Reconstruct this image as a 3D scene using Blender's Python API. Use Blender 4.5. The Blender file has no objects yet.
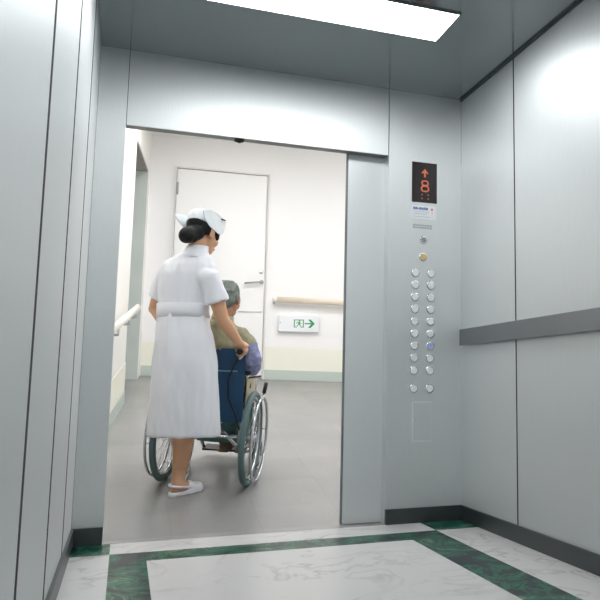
import bpy, bmesh, math, random
from mathutils import Vector, Matrix, noise as mnoise
random.seed(4)
C = bpy.context.scene.collection
sc = bpy.context.scene
PI = math.pi
V = Vector

# ------------------------------------------------------------------ camera
FPX, CX, CY = 773.547, 443.53, 282.72
CAM = V((.1958, -4.1076, .7574))
YAW, PITCH, ROLL = .3881, .1295, .0019
cf = V((math.sin(YAW)*math.cos(PITCH), math.cos(YAW)*math.cos(PITCH), math.sin(PITCH)))
_r = V((math.cos(YAW), -math.sin(YAW), 0)); _u = _r.cross(cf)
cr = _r*math.cos(ROLL) + _u*math.sin(ROLL); cu = _u*math.cos(ROLL) - _r*math.sin(ROLL)
cam = bpy.data.objects.new('camera', bpy.data.cameras.new('camera')); C.objects.link(cam)
cam.data.sensor_fit = 'HORIZONTAL'; cam.data.sensor_width = 36
cam.data.lens = FPX/600*36
cam.data.shift_x = -(CX-300)/600; cam.data.shift_y = (CY-300)/600
cam.data.clip_start = .02
m = Matrix.Identity(4)
for i in range(3):
    m[i][0] = cr[i]; m[i][1] = cu[i]; m[i][2] = -cf[i]; m[i][3] = CAM[i]
cam.matrix_world = m
sc.camera = cam

def P(x, y, d):
    """survey helper: a point of the place from a sight line and its distance"""
    return CAM + d*(cf + cr*((x-CX)/FPX) + cu*((CY-y)/FPX))

# ------------------------------------------------------------------ materials
def lin(c):
    return tuple(((v/255)/12.92 if v/255 <= .04045 else ((v/255+.055)/1.055)**2.4) for v in c)
MATS = {}
def mat(name, rgb, rough=.5, metal=0., emit=None, spec=.5, noise=0., nscale=8, stretch=(1,1,1), bump=0., bscale=200, **kw):
    if name in MATS: return MATS[name]
    m = bpy.data.materials.new(name); m.use_nodes = True
    nt = m.node_tree; b = nt.nodes['Principled BSDF']
    col = lin(rgb) + (1,)
    b.inputs['Base Color'].default_value = col
    b.inputs['Roughness'].default_value = rough
    b.inputs['Metallic'].default_value = metal
    b.inputs['Specular IOR Level'].default_value = spec
    for k, v in kw.items(): b.inputs[k.replace('_', ' ')].default_value = v
    if emit:
        b.inputs['Emission Color'].default_value = lin(emit[0]) + (1,)
        b.inputs['Emission Strength'].default_value = emit[1]
    if noise or bump:
        tc = nt.nodes.new('ShaderNodeTexCoord'); mp = nt.nodes.new('ShaderNodeMapping')
        nt.links.new(tc.outputs['Object'], mp.inputs['Vector']); mp.inputs['Scale'].default_value = stretch
    if noise:
        n = nt.nodes.new('ShaderNodeTexNoise'); n.inputs['Scale'].default_value = nscale; n.inputs['Detail'].default_value = 4
        nt.links.new(mp.outputs[0], n.inputs['Vector'])
        r = nt.nodes.new('ShaderNodeValToRGB')
        r.color_ramp.elements[0].position = .3; r.color_ramp.elements[1].position = .7
        r.color_ramp.elements[0].color = tuple(max(0, c*(1-noise)) for c in col[:3]) + (1,)
        r.color_ramp.elements[1].color = tuple(min(1, c*(1+noise)) for c in col[:3]) + (1,)
        nt.links.new(n.outputs['Fac'], r.inputs['Fac']); nt.links.new(r.outputs[0], b.inputs['Base Color'])
    if bump:
        n2 = nt.nodes.new('ShaderNodeTexNoise'); n2.inputs['Scale'].default_value = bscale
        nt.links.new(mp.outputs[0], n2.inputs['Vector'])
        bp = nt.nodes.new('ShaderNodeBump'); bp.inputs['Strength'].default_value = bump; bp.inputs['Distance'].default_value = .003
        nt.links.new(n2.outputs['Fac'], bp.inputs['Height']); nt.links.new(bp.outputs[0], b.inputs['Normal'])
    MATS[name] = m
    return m

def marble(name, base, veins, scale, sharp):
    m = bpy.data.materials.new(name); m.use_nodes = True
    nt = m.node_tree; N = nt.nodes; L = nt.links; b = N['Principled BSDF']
    b.inputs['Roughness'].default_value = .3; b.inputs['Specular IOR Level'].default_value = .3
    tc = N.new('ShaderNodeTexCoord')
    n1 = N.new('ShaderNodeTexNoise'); n1.inputs['Scale'].default_value = scale; n1.inputs['Detail'].default_value = 6
    n1.inputs['Distortion'].default_value = 1.6 if scale < 4 else 1.8
    L.new(tc.outputs['Object'], n1.inputs['Vector'])
    r = N.new('ShaderNodeValToRGB'); L.new(n1.outputs['Fac'], r.inputs['Fac'])
    e = r.color_ramp.elements
    while len(e) > 1: e.remove(e[-1])
    e[0].position = sharp[0][0]; e[0].color = lin(sharp[0][1]) + (1,)
    for p, c in sharp[1:]:
        x = e.new(p); x.color = lin(c) + (1,)
    n2 = N.new('ShaderNodeTexNoise'); n2.inputs['Scale'].default_value = scale*.6; n2.inputs['Detail'].default_value = 3
    L.new(tc.outputs['Object'], n2.inputs['Vector'])
    r2 = N.new('ShaderNodeValToRGB'); r2.color_ramp.elements[0].position = veins[0]; r2.color_ramp.elements[1].position = veins[1]
    L.new(n2.outputs['Fac'], r2.inputs['Fac'])
    mx = N.new('ShaderNodeMix'); mx.data_type = 'RGBA'
    mx.inputs['A'].default_value = lin(base) + (1,)
    L.new(r.outputs[0], mx.inputs['B']); L.new(r2.outputs[0], mx.inputs['Factor']); L.new(mx.outputs['Result'], b.inputs['Base Color'])
    MATS[name] = m
    return m

STEEL_C = (224, 227, 227)
steel = mat('brushed_steel', STEEL_C, .5, .74, noise=.03, nscale=60, stretch=(12, 12, .15))
def aniso(m, a):
    nt = m.node_tree; tg = nt.nodes.new('ShaderNodeTangent'); tg.direction_type = 'RADIAL'; tg.axis = 'Z'
    b = nt.nodes['Principled BSDF']; nt.links.new(tg.outputs[0], b.inputs['Tangent']); b.inputs['Anisotropic'].default_value = a
    b.inputs['Anisotropic Rotation'].default_value = ANROT
ANROT = 0.0
aniso(steel, .62)
steel_door = mat('door_steel', (228, 231, 232), .42, .65, noise=.02, nscale=50, stretch=(12, 12, .15))
ceil_m = mat('ceiling_steel', (146, 154, 156), .15, .8, noise=.02, nscale=3)
rail_m = mat('rail_steel', (140, 143, 145), .42, .9, noise=.04, nscale=60, stretch=(12, .2, 12))
gap_m = mat('dark_seam_rubber', (34, 34, 36), .8)
kick_m = mat('kick_plate', (74, 80, 80), .35, .5, noise=.05, nscale=20)
white_marble = marble('white_marble', (204, 201, 200), (.42, .72), 2.3,
    [(.0, (206, 204, 203)), (.455, (204, 202, 201)), (.5, (150, 145, 141)), (.52, (200, 198, 197)), (1, (206, 205, 204))])
green_marble = marble('green_marble', (6, 30, 34), (.0, .1), 4.2,
    [(.0, (6, 12, 30)), (.42, (6, 14, 32)), (.455, (6, 40, 40)), (.475, (10, 104, 72)), (.50, (12, 92, 66)), (.515, (6, 20, 38)), (.54, (8, 40, 46)), (.56, (14, 116, 82)), (.585, (10, 84, 62)), (.605, (126, 146, 122)), (.62, (10, 60, 52)), (1, (6, 16, 32))])
lamp_m = mat('lamp_diffuser', (250, 250, 250), .5, emit=((250, 253, 255), 18.5))
lamp2_m = mat('hall_lamp_diffuser', (250, 250, 250), .5, emit=((252, 253, 255), 19.0))
white_plastic = mat('white_plastic', (236, 238, 240), .35)
black_glass = mat('display_glass', (34, 22, 20), .22)
orange_m = mat('orange_led', (190, 104, 78), .5, emit=((200, 104, 78), .4))
dim_led = mat('dim_led', (150, 90, 70), .5, emit=((190, 110, 80), .35))
chrome = mat('chrome', (225, 227, 228), .16, 1.)
btn_cap = mat('button_cap', (236, 236, 236), .3, 0.)
btn_gold = mat('gold_button', (216, 188, 128), .35, .1)
btn_blue = mat('blue_lit_button', (176, 186, 222), .3, emit=((90, 120, 240), .06))
dark_hole = mat('speaker_dark', (60, 60, 64), .6)
blue_ink = mat('blue_ink', (44, 82, 178), .6)
orange_ink = mat('orange_ink', (224, 150, 96), .6)
grey_ink = mat('grey_ink', (146, 150, 152), .6)
line_m = mat('panel_line', (240, 243, 243), .5, 0.)
hall_wall = mat('hall_wall_paint', (242, 241, 240), .7, noise=.008, nscale=2)
hall_side = mat('hall_side_wall_paint', (240, 238, 233), .7, noise=.008, nscale=2)
hall_ceil = mat('hall_ceiling_paint', (240, 238, 234), .8)
wains_m = mat('cream_wainscot', (238, 237, 222), .6)
hbase_m = mat('hall_baseboard_vinyl', (190, 200, 192), .5)
door_paint = mat('door_paint', (241, 240, 238), .5)
green_panel = mat('green_grey_panel', (196, 204, 198), .35, noise=.04, nscale=3)
rail_wood = mat('beige_rail', (230, 217, 198), .45)
rail_white = mat('white_rail', (238, 234, 224), .45)
exit_green = mat('exit_green', (22, 140, 86), .5)
alu = mat('aluminium', (180, 182, 182), .35, .9)

def hall_floor_mat():
    m = bpy.data.materials.new('hall_vinyl'); m.use_nodes = True
    nt = m.node_tree; N = nt.nodes; L = nt.links; b = N['Principled BSDF']
    b.inputs['Roughness'].default_value = .27
    tc = N.new('ShaderNodeTexCoord')
    br = N.new('ShaderNodeTexBrick'); br.offset = 0.
    br.inputs['Scale'].default_value = 1.; br.inputs['Brick Width'].default_value = .45; br.inputs['Row Height'].default_value = .45
    br.inputs['Mortar Size'].default_value = .0015; br.inputs['Color1'].default_value = lin((150, 148, 146)) + (1,)
    br.inputs['Color2'].default_value = lin((144, 143, 142)) + (1,); br.inputs['Mortar'].default_value = lin((138, 138, 137)) + (1,)
    L.new(tc.outputs['Object'], br.inputs['Vector'])
    n = N.new('ShaderNodeTexNoise'); n.inputs['Scale'].default_value = 140; n.inputs['Detail'].default_value = 3
    L.new(tc.outputs['Object'], n.inputs['Vector'])
    n3 = N.new('ShaderNodeTexNoise'); n3.inputs['Scale'].default_value = 2.2; n3.inputs['Detail'].default_value = 5
    L.new(tc.outputs['Object'], n3.inputs['Vector'])
    ad = N.new('ShaderNodeMath'); ad.operation = 'ADD'; L.new(n.outputs['Fac'], ad.inputs[0]); L.new(n3.outputs['Fac'], ad.inputs[1])
    mr = N.new('ShaderNodeMapRange'); mr.inputs[1].default_value = .6; mr.inputs[2].default_value = 1.4
    mr.inputs[3].default_value = .86; mr.inputs[4].default_value = 1.1
    L.new(ad.outputs[0], mr.inputs[0])
    mx = N.new('ShaderNodeMix'); mx.data_type = 'RGBA'; mx.blend_type = 'MULTIPLY'; mx.inputs['Factor'].default_value = 1
    L.new(br.outputs['Color'], mx.inputs['A']); L.new(mr.outputs[0], mx.inputs['B']); L.new(mx.outputs['Result'], b.inputs['Base Color'])
    return m
hall_floor = hall_floor_mat()

# ------------------------------------------------------------------ mesh helpers
class MB:
    def __init__(s): s.bm = bmesh.new(); s.mats = []
    def mi(s, m):
        if m is None: return 0
        if m not in s.mats: s.mats.append(m)
        return s.mats.index(m)
    def quadset(s, vs, faces, m=None, smooth=False):
        k = s.mi(m); b = [s.bm.verts.new(v) for v in vs]
        for f in faces:
            try:
                fc = s.bm.faces.new([b[i] for i in f]); fc.material_index = k; fc.smooth = smooth
            except ValueError: pass
        return s
    def box(s, a, b, m=None, T=None):
        vs = [V((x, y, z)) for x in (a[0], b[0]) for y in (a[1], b[1]) for z in (a[2], b[2])]
        if T: vs = [T @ v for v in vs]
        return s.quadset(vs, [(0,1,3,2),(4,6,7,5),(0,4,5,1),(2,3,7,6),(0,2,6,4),(1,5,7,3)], m)
    def poly(s, pts, d, m=None):
        """polygon extruded by vector d"""
        n = len(pts); pts = [V(p) for p in pts]
        vs = pts + [p+V(d) for p in pts]
        return s.quadset(vs, [tuple(range(n))[::-1], tuple(range(n, 2*n))] + [(i, (i+1)%n, n+(i+1)%n, n+i) for i in range(n)], m)
    def loft(s, rings, m=None, cap=True, smooth=True, closed=False):
        n = len(rings[0]); k = s.mi(m)
        R = [[s.bm.verts.new(p) for p in r] for r in rings]
        L = len(R)
        for i in range(L if closed else L-1):
            A, B = R[i], R[(i+1) % L]
            for j in range(n):
                f = s.bm.faces.new((A[j], A[(j+1)%n], B[(j+1)%n], B[j])); f.material_index = k; f.smooth = smooth
        if cap and not closed:
            f = s.bm.faces.new(R[0][::-1]); f.material_index = k
            f = s.bm.faces.new(R[-1]); f.material_index = k
        return s
    def tube(s, pts, r, m=None, n=12, closed=False, T=None, cap=True):
        pts = [V(p) for p in pts]
        if T: pts = [T @ p for p in pts]
        rr = r if isinstance(r, (list, tuple)) else [r]*len(pts)
        rings = []; N = len(pts); up = None
        for i, p in enumerate(pts):
            if closed: t = (pts[(i+1)%N]-pts[i-1]).normalized()
            else: t = (pts[min(i+1, N-1)]-pts[max(i-1, 0)]).normalized()
            if up is None:
                up = t.orthogonal().normalized()
            up = (up - t*up.dot(t)).normalized()
            w = t.cross(up)
            rings.append([p + rr[i]*(math.cos(a)*up + math.sin(a)*w) for a in [2*PI*j/n for j in range(n)]])
        return s.loft(rings, m, cap=cap, closed=closed)
    def ball(s, c, r, m=None, T=None, n=20, rot=None):
        """ellipsoid"""
        r = (r, r, r) if not isinstance(r, (tuple, list)) else r
        rings = []; c = V(c)
        for i in range(1, n//2):
            th = PI*i/(n//2)
            rg = []
            for j in range(n):
                v = V((r[0]*math.sin(th)*math.cos(2*PI*j/n), r[1]*math.sin(th)*math.sin(2*PI*j/n), r[2]*math.cos(th)))
                if rot: v = rot @ v
                v = c + v
                rg.append(T @ v if T else v)
            rings.append(rg)
        return s.loft(rings, m)
    def limb(s, pts, rr, m=None, n=16, T=None):
        """round ended tapered chain"""
        s.tube(pts, rr, m, n, T=T)
        for p, r in zip(pts, rr): s.ball(p, r, m, T=T, n=12)
        return s
    def build(s, name, m=None, parent=None, bevel=0, loc=None):
        bmesh.ops.recalc_face_normals(s.bm, faces=s.bm.faces[:])
        me = bpy.data.meshes.new(name); s.bm.to_mesh(me); s.bm.free()
        return link_mesh(name, me, s.mats or [m], parent, bevel)

def link_mesh(name, me, mats, parent=None, bevel=0):
    if len(me.materials): me.materials[0] = mats[0]
    else:
        for x in mats: me.materials.append(x)
    o = bpy.data.objects.new(name, me); C.objects.link(o)
    if parent:
        o.parent = parent
        wm = world(parent)
        o.matrix_parent_inverse = wm.inverted()
    if bevel:
        b = o.modifiers.new('bevel', 'BEVEL'); b.width = bevel; b.segments = 2; b.limit_method = 'ANGLE'
    return o
def world(o):
    w = o.matrix_basis.copy()
    while o.parent:
        w = o.parent.matrix_basis @ o.matrix_parent_inverse @ w if False else (o.parent.matrix_basis @ o.matrix_parent_inverse @ w)
        o = o.parent
    return w

def remesh(mb, name, m, parent=None, voxel=.006, smooth=4, wrinkle=None):
    """one continuous skin over the overlapping volumes"""
    bmesh.ops.recalc_face_normals(mb.bm, faces=mb.bm.faces[:])
    me = bpy.data.meshes.new('tmp'); mb.bm.to_mesh(me); mb.bm.free()
    o = bpy.data.objects.new('tmp', me); C.objects.link(o)
    r = o.modifiers.new('r', 'REMESH'); r.mode = 'VOXEL'; r.voxel_size = voxel; r.use_smooth_shade = True
    if smooth:
        s = o.modifiers.new('s', 'SMOOTH'); s.iterations = smooth; s.factor = .5
    dg = bpy.context.evaluated_depsgraph_get(); dg.update()
    me2 = bpy.data.meshes.new_from_object(o.evaluated_get(dg)); me2.name = name
    bpy.data.objects.remove(o)
    if wrinkle:
        amp, sx, sz = wrinkle
        nr = [v.normal.copy() for v in me2.vertices]
        for v, nn in zip(me2.vertices, nr):
            q = V((v.co.x*sx, v.co.y*sx, v.co.z*sz))
            v.co = v.co + nn*amp*(mnoise.noise(q) + .5*mnoise.noise(q*2.1+V((7, 3, 1))))
    for p in me2.polygons: p.use_smooth = True; p.material_index = 0
    return link_mesh(name, me2, [m], parent)

def thing(name, label, cat, loc=(0,0,0), group=None, rot=None):
    o = bpy.data.objects.new(name, None); C.objects.link(o); o.empty_display_size = .1
    if rot is not None: o.matrix_basis = rot
    else: o.location = loc
    o['label'] = label; o['category'] = cat
    if group: o['group'] = group
    return o
def tag(o, label, cat, group=None):
    o['label'] = label; o['category'] = cat
    if group: o['group'] = group
    return o
def struct(o): o['kind'] = 'structure'; return o
def ell(c, rx, ry, yaw, n=40, z=None, mod=None, tilt=None):
    """ring: rx along the wearer's right, ry along the facing direction (yaw from +Y to +X)"""
    c = V(c); ri = V((math.cos(yaw), -math.sin(yaw), 0)); fo = V((math.sin(yaw), math.cos(yaw), 0))
    out = []
    for j in range(n):
        a = 2*PI*j/n; k = 1 + (mod(a) if mod else 0)
        out.append(c + ri*rx*k*math.cos(a) + fo*ry*k*math.sin(a) + V((0, 0, tilt(a) if tilt else 0)))
    return out

# ------------------------------------------------------------------ lift car
XR, XS, XL, ZD, ZC, ZK = 1.988, 1.5355, .138, 2.056, 2.45, .081
YB = -4.7
G = .004
# floor: white marble with a green inlaid frame whose corner squares reach the walls
ga, gb, gc, gd, ge, gf = .1725, .246, .3221, .4341, .2528, .4508
xs = [0, ga, gc, XR-gf, XR-ge, XR]; ys = [YB, YB+.25, YB+.43, -gd, -gb, 0]
mb = MB()
for i in range(5):
    for j in range(5):
        edge_i, edge_j = i in (0, 4), j in (0, 4)
        fr_i, fr_j = i in (1, 3), j in (1, 3)
        green = (edge_i and edge_j) or (not edge_i and not edge_j and (fr_i or fr_j))
        mb.quadset([(xs[i], ys[j], 0), (xs[i+1], ys[j], 0), (xs[i+1], ys[j+1], 0), (xs[i], ys[j+1], 0)], [(0,1,2,3)],
                   green_marble if green else white_marble)
bmesh.ops.remove_doubles(mb.bm, verts=mb.bm.verts[:], dist=1e-5)
struct(mb.build('floor'))

# walls: dark backing with steel sheets hung on it, thin dark strips over the joints
def panels(parent, axis, fixed, cuts, z0, z1, sgn, mat_=steel):
    for a, b in zip(cuts[:-1], cuts[1:]):
        mb = MB()
        lo, hi = min(a, b)+(G if min(a, b) not in (cuts[0], cuts[-1]) else 0), max(a, b)-(G if max(a, b) not in (cuts[0], cuts[-1]) else 0)
        if axis == 'x': mb.box((fixed, lo, z0), (fixed+sgn*.012, hi, z1), mat_)
        else: mb.box((lo, fixed, z0), (hi, fixed+sgn*.012, z1), mat_)
        mb.build('panel', None, parent)
    for c in cuts[1:-1]:
        mb = MB(); q = .019 if sgn < 0 and axis == 'x' else .006
        if axis == 'x': mb.box((fixed-sgn*.0006, c-q, z0), (fixed+sgn*.013, c+q, z1), gap_m)
        else: mb.box((c-q, fixed-sgn*.0006, z0), (c+q, fixed+sgn*.013, z1), gap_m)
        mb.build('joint', None, parent)
wl = struct(MB().box((-.05, YB, -.02), (-.012, 0, ZC), gap_m).build('wall_left'))
panels(wl, 'x', 0, [0, -.6024, -1.3735, -2.1427, -2.92, -3.7, YB], ZK, ZC, -1)
wr = struct(MB().box((XR+.012, YB, -.02), (XR+.05, 0, ZC), gap_m).build('wall_right'))
panels(wr, 'x', XR, [0, -.6792, -1.52, -2.36, -3.2, -4.0, YB], ZK, ZC, 1)
wb = struct(MB().box((-.05, YB-.05, -.02), (XR+.05, YB-.012, ZC), gap_m).build('wall_back'))
panels(wb, 'y', YB, [0, .6, 1.3, XR], ZK, ZC, -1)
# front: left return and header (the right bay is the control panel)
wf = struct(MB().box((-.05, .012, 0), (XL-.002, .05, ZC), gap_m).box((XL-.002, .012, ZD+.004), (XR+.05, .05, ZC), gap_m).build('wall_front'))
MB().box((.001, 0, ZK), (XL-.0015, .012, ZC), steel).box((XL-.012, .012, 0), (XL-.0015, .07, ZD+.03), steel).build('panel', None, wf)
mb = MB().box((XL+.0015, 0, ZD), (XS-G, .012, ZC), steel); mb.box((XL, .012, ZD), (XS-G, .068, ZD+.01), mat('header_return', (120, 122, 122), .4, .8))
mb.build('header_panel', None, wf)
struct(MB().box((-.05, YB-.05, ZC), (XR+.05, .05, ZC+.03), ceil_m).build('ceiling'))
struct(MB().box((XR-.010, YB+.02, ZC-.013), (XR, -.003, ZC), kick_m).build('trim_shadow_gap'))  # dark strip standing in for the shadow gap along the ceiling edge
struct(MB().box((0, YB, 0), (.012, -.002, ZK), kick_m).box((-.012, YB, 0), (0, 0, ZK), kick_m).build('baseboard_left'))
struct(MB().box((XR-.012, YB, 0), (XR+.012, -.002, ZK), kick_m).build('baseboard_right'))
struct(MB().box((.012, -.012, 0), (XL-.004, .012, ZK), kick_m).build('baseboard_front'))
struct(MB().box((XS+.002, -.012, 0), (XR-.012, .012, ZK), kick_m).build('baseboard_front_right'))
struct(MB().box((0, YB-.012, 0), (XR, YB+.012, ZK), kick_m).build('baseboard_back'))

# ceiling lamps
def lamp(y0, y1, label, grp=None):
    t = thing('ceiling_light', label, 'light', ((.45+1.54)/2, (y0+y1)/2, ZC), grp)
    x0, x1 = .45, 1.54
    MB().box((x0, y0, ZC-.006), (x1, y1, ZC-.001), lamp_m).build('diffuser', None, t)
    mb = MB()
    for a, b in (((x0-.008, y0-.008), (x1+.008, y0)), ((x0-.008, y1), (x1+.008, y1+.008)), ((x0-.008, y0), (x0, y1)), ((x1, y0), (x1+.008, y1))):
        mb.box((a[0], a[1], ZC-.008), (b[0], b[1], ZC), rail_m)
    mb.build('frame', None, t)
lamp(-1.005, -.71, 'long white ceiling light panel in the dark lift ceiling, nearest the doorway')

lamp(-3.33, -3.0, 'long white ceiling light panel at the back of the lift, out of the photo')

# lift handrail on the right wall
t = thing('handrail', 'flat grey steel handrail along the right lift wall', 'handrail', (XR, -2, .971))
MB().box((XR-.044, YB+.05, .971), (XR-.03, -.07, 1.062), rail_m).box((XR-.03, YB+.05, 1.05), (XR-.002, -.07, 1.062), rail_m).build('rail', None, t, bevel=.0015)
for y in (-.12, -1.1, -2.0, -2.9, -3.8):
    MB().box((XR-.03, y-.05, .985), (XR-.0005, y+.02, 1.05), rail_m).build('bracket', None, t)

# sliding door leaf, parked behind the control panel
t = thing('lift_door', 'brushed steel sliding lift door leaf, parked half open beside the control panel', 'door', (1.43, .09, 0))
MB().box((1.318, .075, .004), (1.9, .11, 2.10), steel_door).build('door_leaf', None, t, bevel=.002)
MB().box((1.312, .078, .004), (1.318, .107, 2.10), mat('edge_rubber', (112, 116, 118), .6)).build('rubber_edge', None, t)
t = MB().box((.678, .02, ZD-.011), (.724, .05, ZD-.0005), gap_m).ball((.701, .035, ZD-.012), (.014, .012, .008), black_glass).build('door_sensor')
tag(t, 'small black sensor under the middle of the steel door header', 'sensor')

# ------------------------------------------------------------------ control panel
cp = thing('control_panel', 'tall brushed steel lift control panel with two columns of round buttons', 'control panel', (1.76, 0, ZK))
mb = MB().box((XS+.001, 0, ZK), (XR-.001, .012, ZC), steel).box((XS+.001, .012, 0), (XS+.012, .074, ZD+.004), steel)
mb.build('faceplate', None, cp)
ds = MB().box((1.676, -.003, 1.797), (1.831, 0, 2.036), black_glass).build('display', None, cp, bevel=.001)
ds['label'] = 'dark brown display with orange up arrow and 8'
def flat(pts, m, y=-.0052, d=.002): return MB().poly([(x, y, z) for x, z in pts], (0, d, 0), m)
ax, az = 1.755, 1.973
flat([(ax-.006, az-.026), (ax+.006, az-.026), (ax+.006, az+.002), (ax+.019, az-.006), (ax+.019, az+.002), (ax, az+.024), (ax-.019, az+.002), (ax-.019, az-.006), (ax-.006, az+.002)], orange_m).build('arrow', None, ds)
mb = MB()
for zc, rz, rx in ((1.912, .0135, .0185), (1.879, .0155, .0215)):
    mb.tube([(1.756+rx*math.copysign(abs(math.cos(a))**.7, math.cos(a)), -.004, zc+rz*math.copysign(abs(math.sin(a))**.7, math.sin(a))) for a in [2*PI*k/24 for k in range(24)]], .0045, orange_m, 8, closed=True)
mb.build('digit', None, ds)
for x in (1.738, 1.776):
    for z in (1.843, 1.821): MB().ball((x, -.004, z), (.0045, .002, .0045), dim_led, n=10).build('indicator_dot', None, ds)
nt_ = MB().box((1.6765, -.002, 1.698), (1.827, 0, 1.778), white_plastic).build('notice_plate', None, cp, bevel=.0005)
nt_['label'] = 'white notice plate with blue lettering'
mb = MB(); x = 1.686
for w, tall in ((.012, 1), (.014, 1), (.006, .3), (.012, 1), (.012, .9), (.013, 1), (.012, .95)):
    z = 1.752
    hh = .016*tall
    if tall < .5: mb.box((x, -.0028, z+.005), (x+w, -.002, z+.009), blue_ink)
    else:
        mb.box((x, -.0028, z), (x+.004, -.002, z+hh), blue_ink); mb.box((x+.003, -.0028, z+hh-.004), (x+w-.001, -.002, z+hh), blue_ink)
        mb.box((x+.003, -.0028, z+.005), (x+w-.002, -.002, z+.009), blue_ink); mb.box((x+w-.004, -.0028, z), (x+w-.001, -.002, z+hh-.003), blue_ink)
    x += w+.0015
mb.box((1.794, -.0028, 1.752), (1.806, -.002, 1.766), orange_ink); mb.box((1.8, -.0028, 1.736), (1.805, -.002, 1.742), orange_ink)
for z, x1 in ((1.74, 1.78), (1.728, 1.77), (1.712, 1.79)): mb.box((1.688, -.0026, z), (x1, -.002, z+.0016), grey_ink)
mb.build('lettering', None, nt_)
mb = MB()
for z in (1.657, 1.643):
    x = 1.685
    for k in range(8):
        w = random.uniform(.011, .015)
        mb.box((x, -.001, z), (x+w*.3, 0, z+.009), grey_ink); mb.box((x+w*.2, -.001, z+.0065), (x+w, 0, z+.009), grey_ink)
        mb.box((x+w*.5, -.001, z), (x+w*.8, 0, z+.005), grey_ink)
        x += w+.0025
mb.build('capacity_lettering', None, cp)
def disc(c, r, h, m, mb=None, dome=0, n=24):
    mb = mb or MB(); x, y, z = c
    prof = [(r, 0), (r, h*.7), (r*.92, h)] + ([(r*.6, h+dome*.7), (r*.2, h+dome)] if dome else [(r*.7, h), (r*.2, h)])
    mb.loft([[V((x+rr*math.cos(2*PI*k/n), y-hh, z+rr*math.sin(2*PI*k/n))) for k in range(n)] for rr, hh in prof], m)
    return mb
sp = disc((1.751, 0, 1.577), .025, .004, chrome).build('intercom_speaker', None, cp)
mb = MB()
for k in range(7):
    a = 2*PI*k/6; r = 0 if k == 6 else .011
    disc((1.751+r*math.cos(a), -.004, 1.577+r*math.sin(a)), .0046, .0008, dark_hole, mb, n=10)
mb.build('speaker_holes', None, sp)
def button(x, z, capm, label=None):
    o = disc((x, 0, z), .0255, .005, chrome).build('button', None, cp)
    c = disc((x, -.005, z), .0195, .003, capm, dome=-.0016).build('button_cap', None, o)
    if label: o['label'] = label
    return o
button(1.747, 1.478, btn_gold, 'gold alarm button')
for k in range(10):
    z = (1.383-.0692*k) if k < 9 else .729
    for i, x in enumerate((1.7015-.0007*k, 1.7975-.0007*k)):
        if k == 6 and i == 1: button(x, z, btn_blue, 'blue lit floor button')
        else: button(x, z, btn_cap)
mb = MB()
for a, b in (((1.69, .651), (1.80, .656)), ((1.69, .436), (1.80, .441)), ((1.687, .436), (1.6925, .656)), ((1.80, .437), (1.8015, .655))):
    mb.box((a[0], -.0012, a[1]), (b[0], 0, b[1]), line_m)
MB_ = mb; MB_.box((1.6925, -.0006, .441), (1.7985, 0, .651), steel); disc((1.701, -.0006, .55), .005, .001, chrome, MB_, n=12)
MB_.build('access_hatch', None, cp)

# ------------------------------------------------------------------ hall outside
SL, Y0, TH = .193, .1, .15
def fz(x, y): return SL*max(0., y-Y0)
ew = V((math.cos(TH), -math.sin(TH), 0)); ed = V((math.sin(TH), math.cos(TH), 0))
O = V((1.30, 4.255, 0))                 # a point at the foot of the end wall
def H(w, s, z=None, dz=0):              # w along the end wall, s toward the lift is negative
    p = O + ew*w + ed*s
    p.z = (fz(p.x, p.y) if z is None else z) + dz
    return p
ZH = 3.36
# left hall wall foot passes through (.15, 2.79)
wL = -.978                               # foot of the corner with the left wall
EL = H(wL, 0, 0); FL_ = V((.193, 3.137, 0)); edL = (EL-FL_).normalized(); ewL = V((edL.y, -edL.x, 0))
def HL(off, s, z=None):                 # along the left wall, off it into the hall
    p = EL + edL*s + ewL*off
    p.z = fz(p.x, p.y) if z is None else z
    return p
WR = 2.6
# floor (a gentle ramp up from the lift sill)
mb = MB()
n = 12
pa = [V((-.6, 0, 0)), V((4.6, 0, 0))]
rows = [[(-.9, 0.0), (4.6, 0.0)], [(-.9, Y0), (4.6, Y0)], [(-.9, 5.6), (4.6, 5.6)]]
for r0, r1 in zip(rows[:-1], rows[1:]):
    mb.quadset([(r0[0][0], r0[0][1], fz(0, r0[0][1])), (r0[1][0], r0[1][1], fz(0, r0[1][1])), (r1[1][0], r1[1][1], fz(0, r1[1][1])), (r1[0][0], r1[0][1], fz(0, r1[0][1]))], [(0,1,2,3)], hall_floor)
bmesh.ops.remove_doubles(mb.bm, verts=mb.bm.verts[:], dist=1e-5)
mb2 = struct(mb.build('floor_hall'))
# end wall
def wallbox(a, b, z0, z1, thick, m, mb=None):
    """upright slab over the floor line a-b, thickness to the side away from the hall"""
    mb = mb or MB(); t = V((b-a).xy.to_3d()).normalized(); nrm = V((-t.y, t.x, 0))
    def zz(p, z): return fz(p.x, p.y)+z[1] if isinstance(z, tuple) else z
    vs = []
    for p in (a, b):
        for off in (0, thick):
            q = p + nrm*off
            for z in (z0, z1): vs.append(V((q.x, q.y, zz(p, z))))
    return mb.quadset(vs, [(0,1,3,2),(4,6,7,5),(0,4,5,1),(2,3,7,6),(0,2,6,4),(1,5,7,3)], m)
A0, A1 = H(wL-.9, 0), H(WR, 0)
struct(wallbox(A0, A1, -.05, ZH, .1, hall_wall).build('wall_hall_end'))
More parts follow.
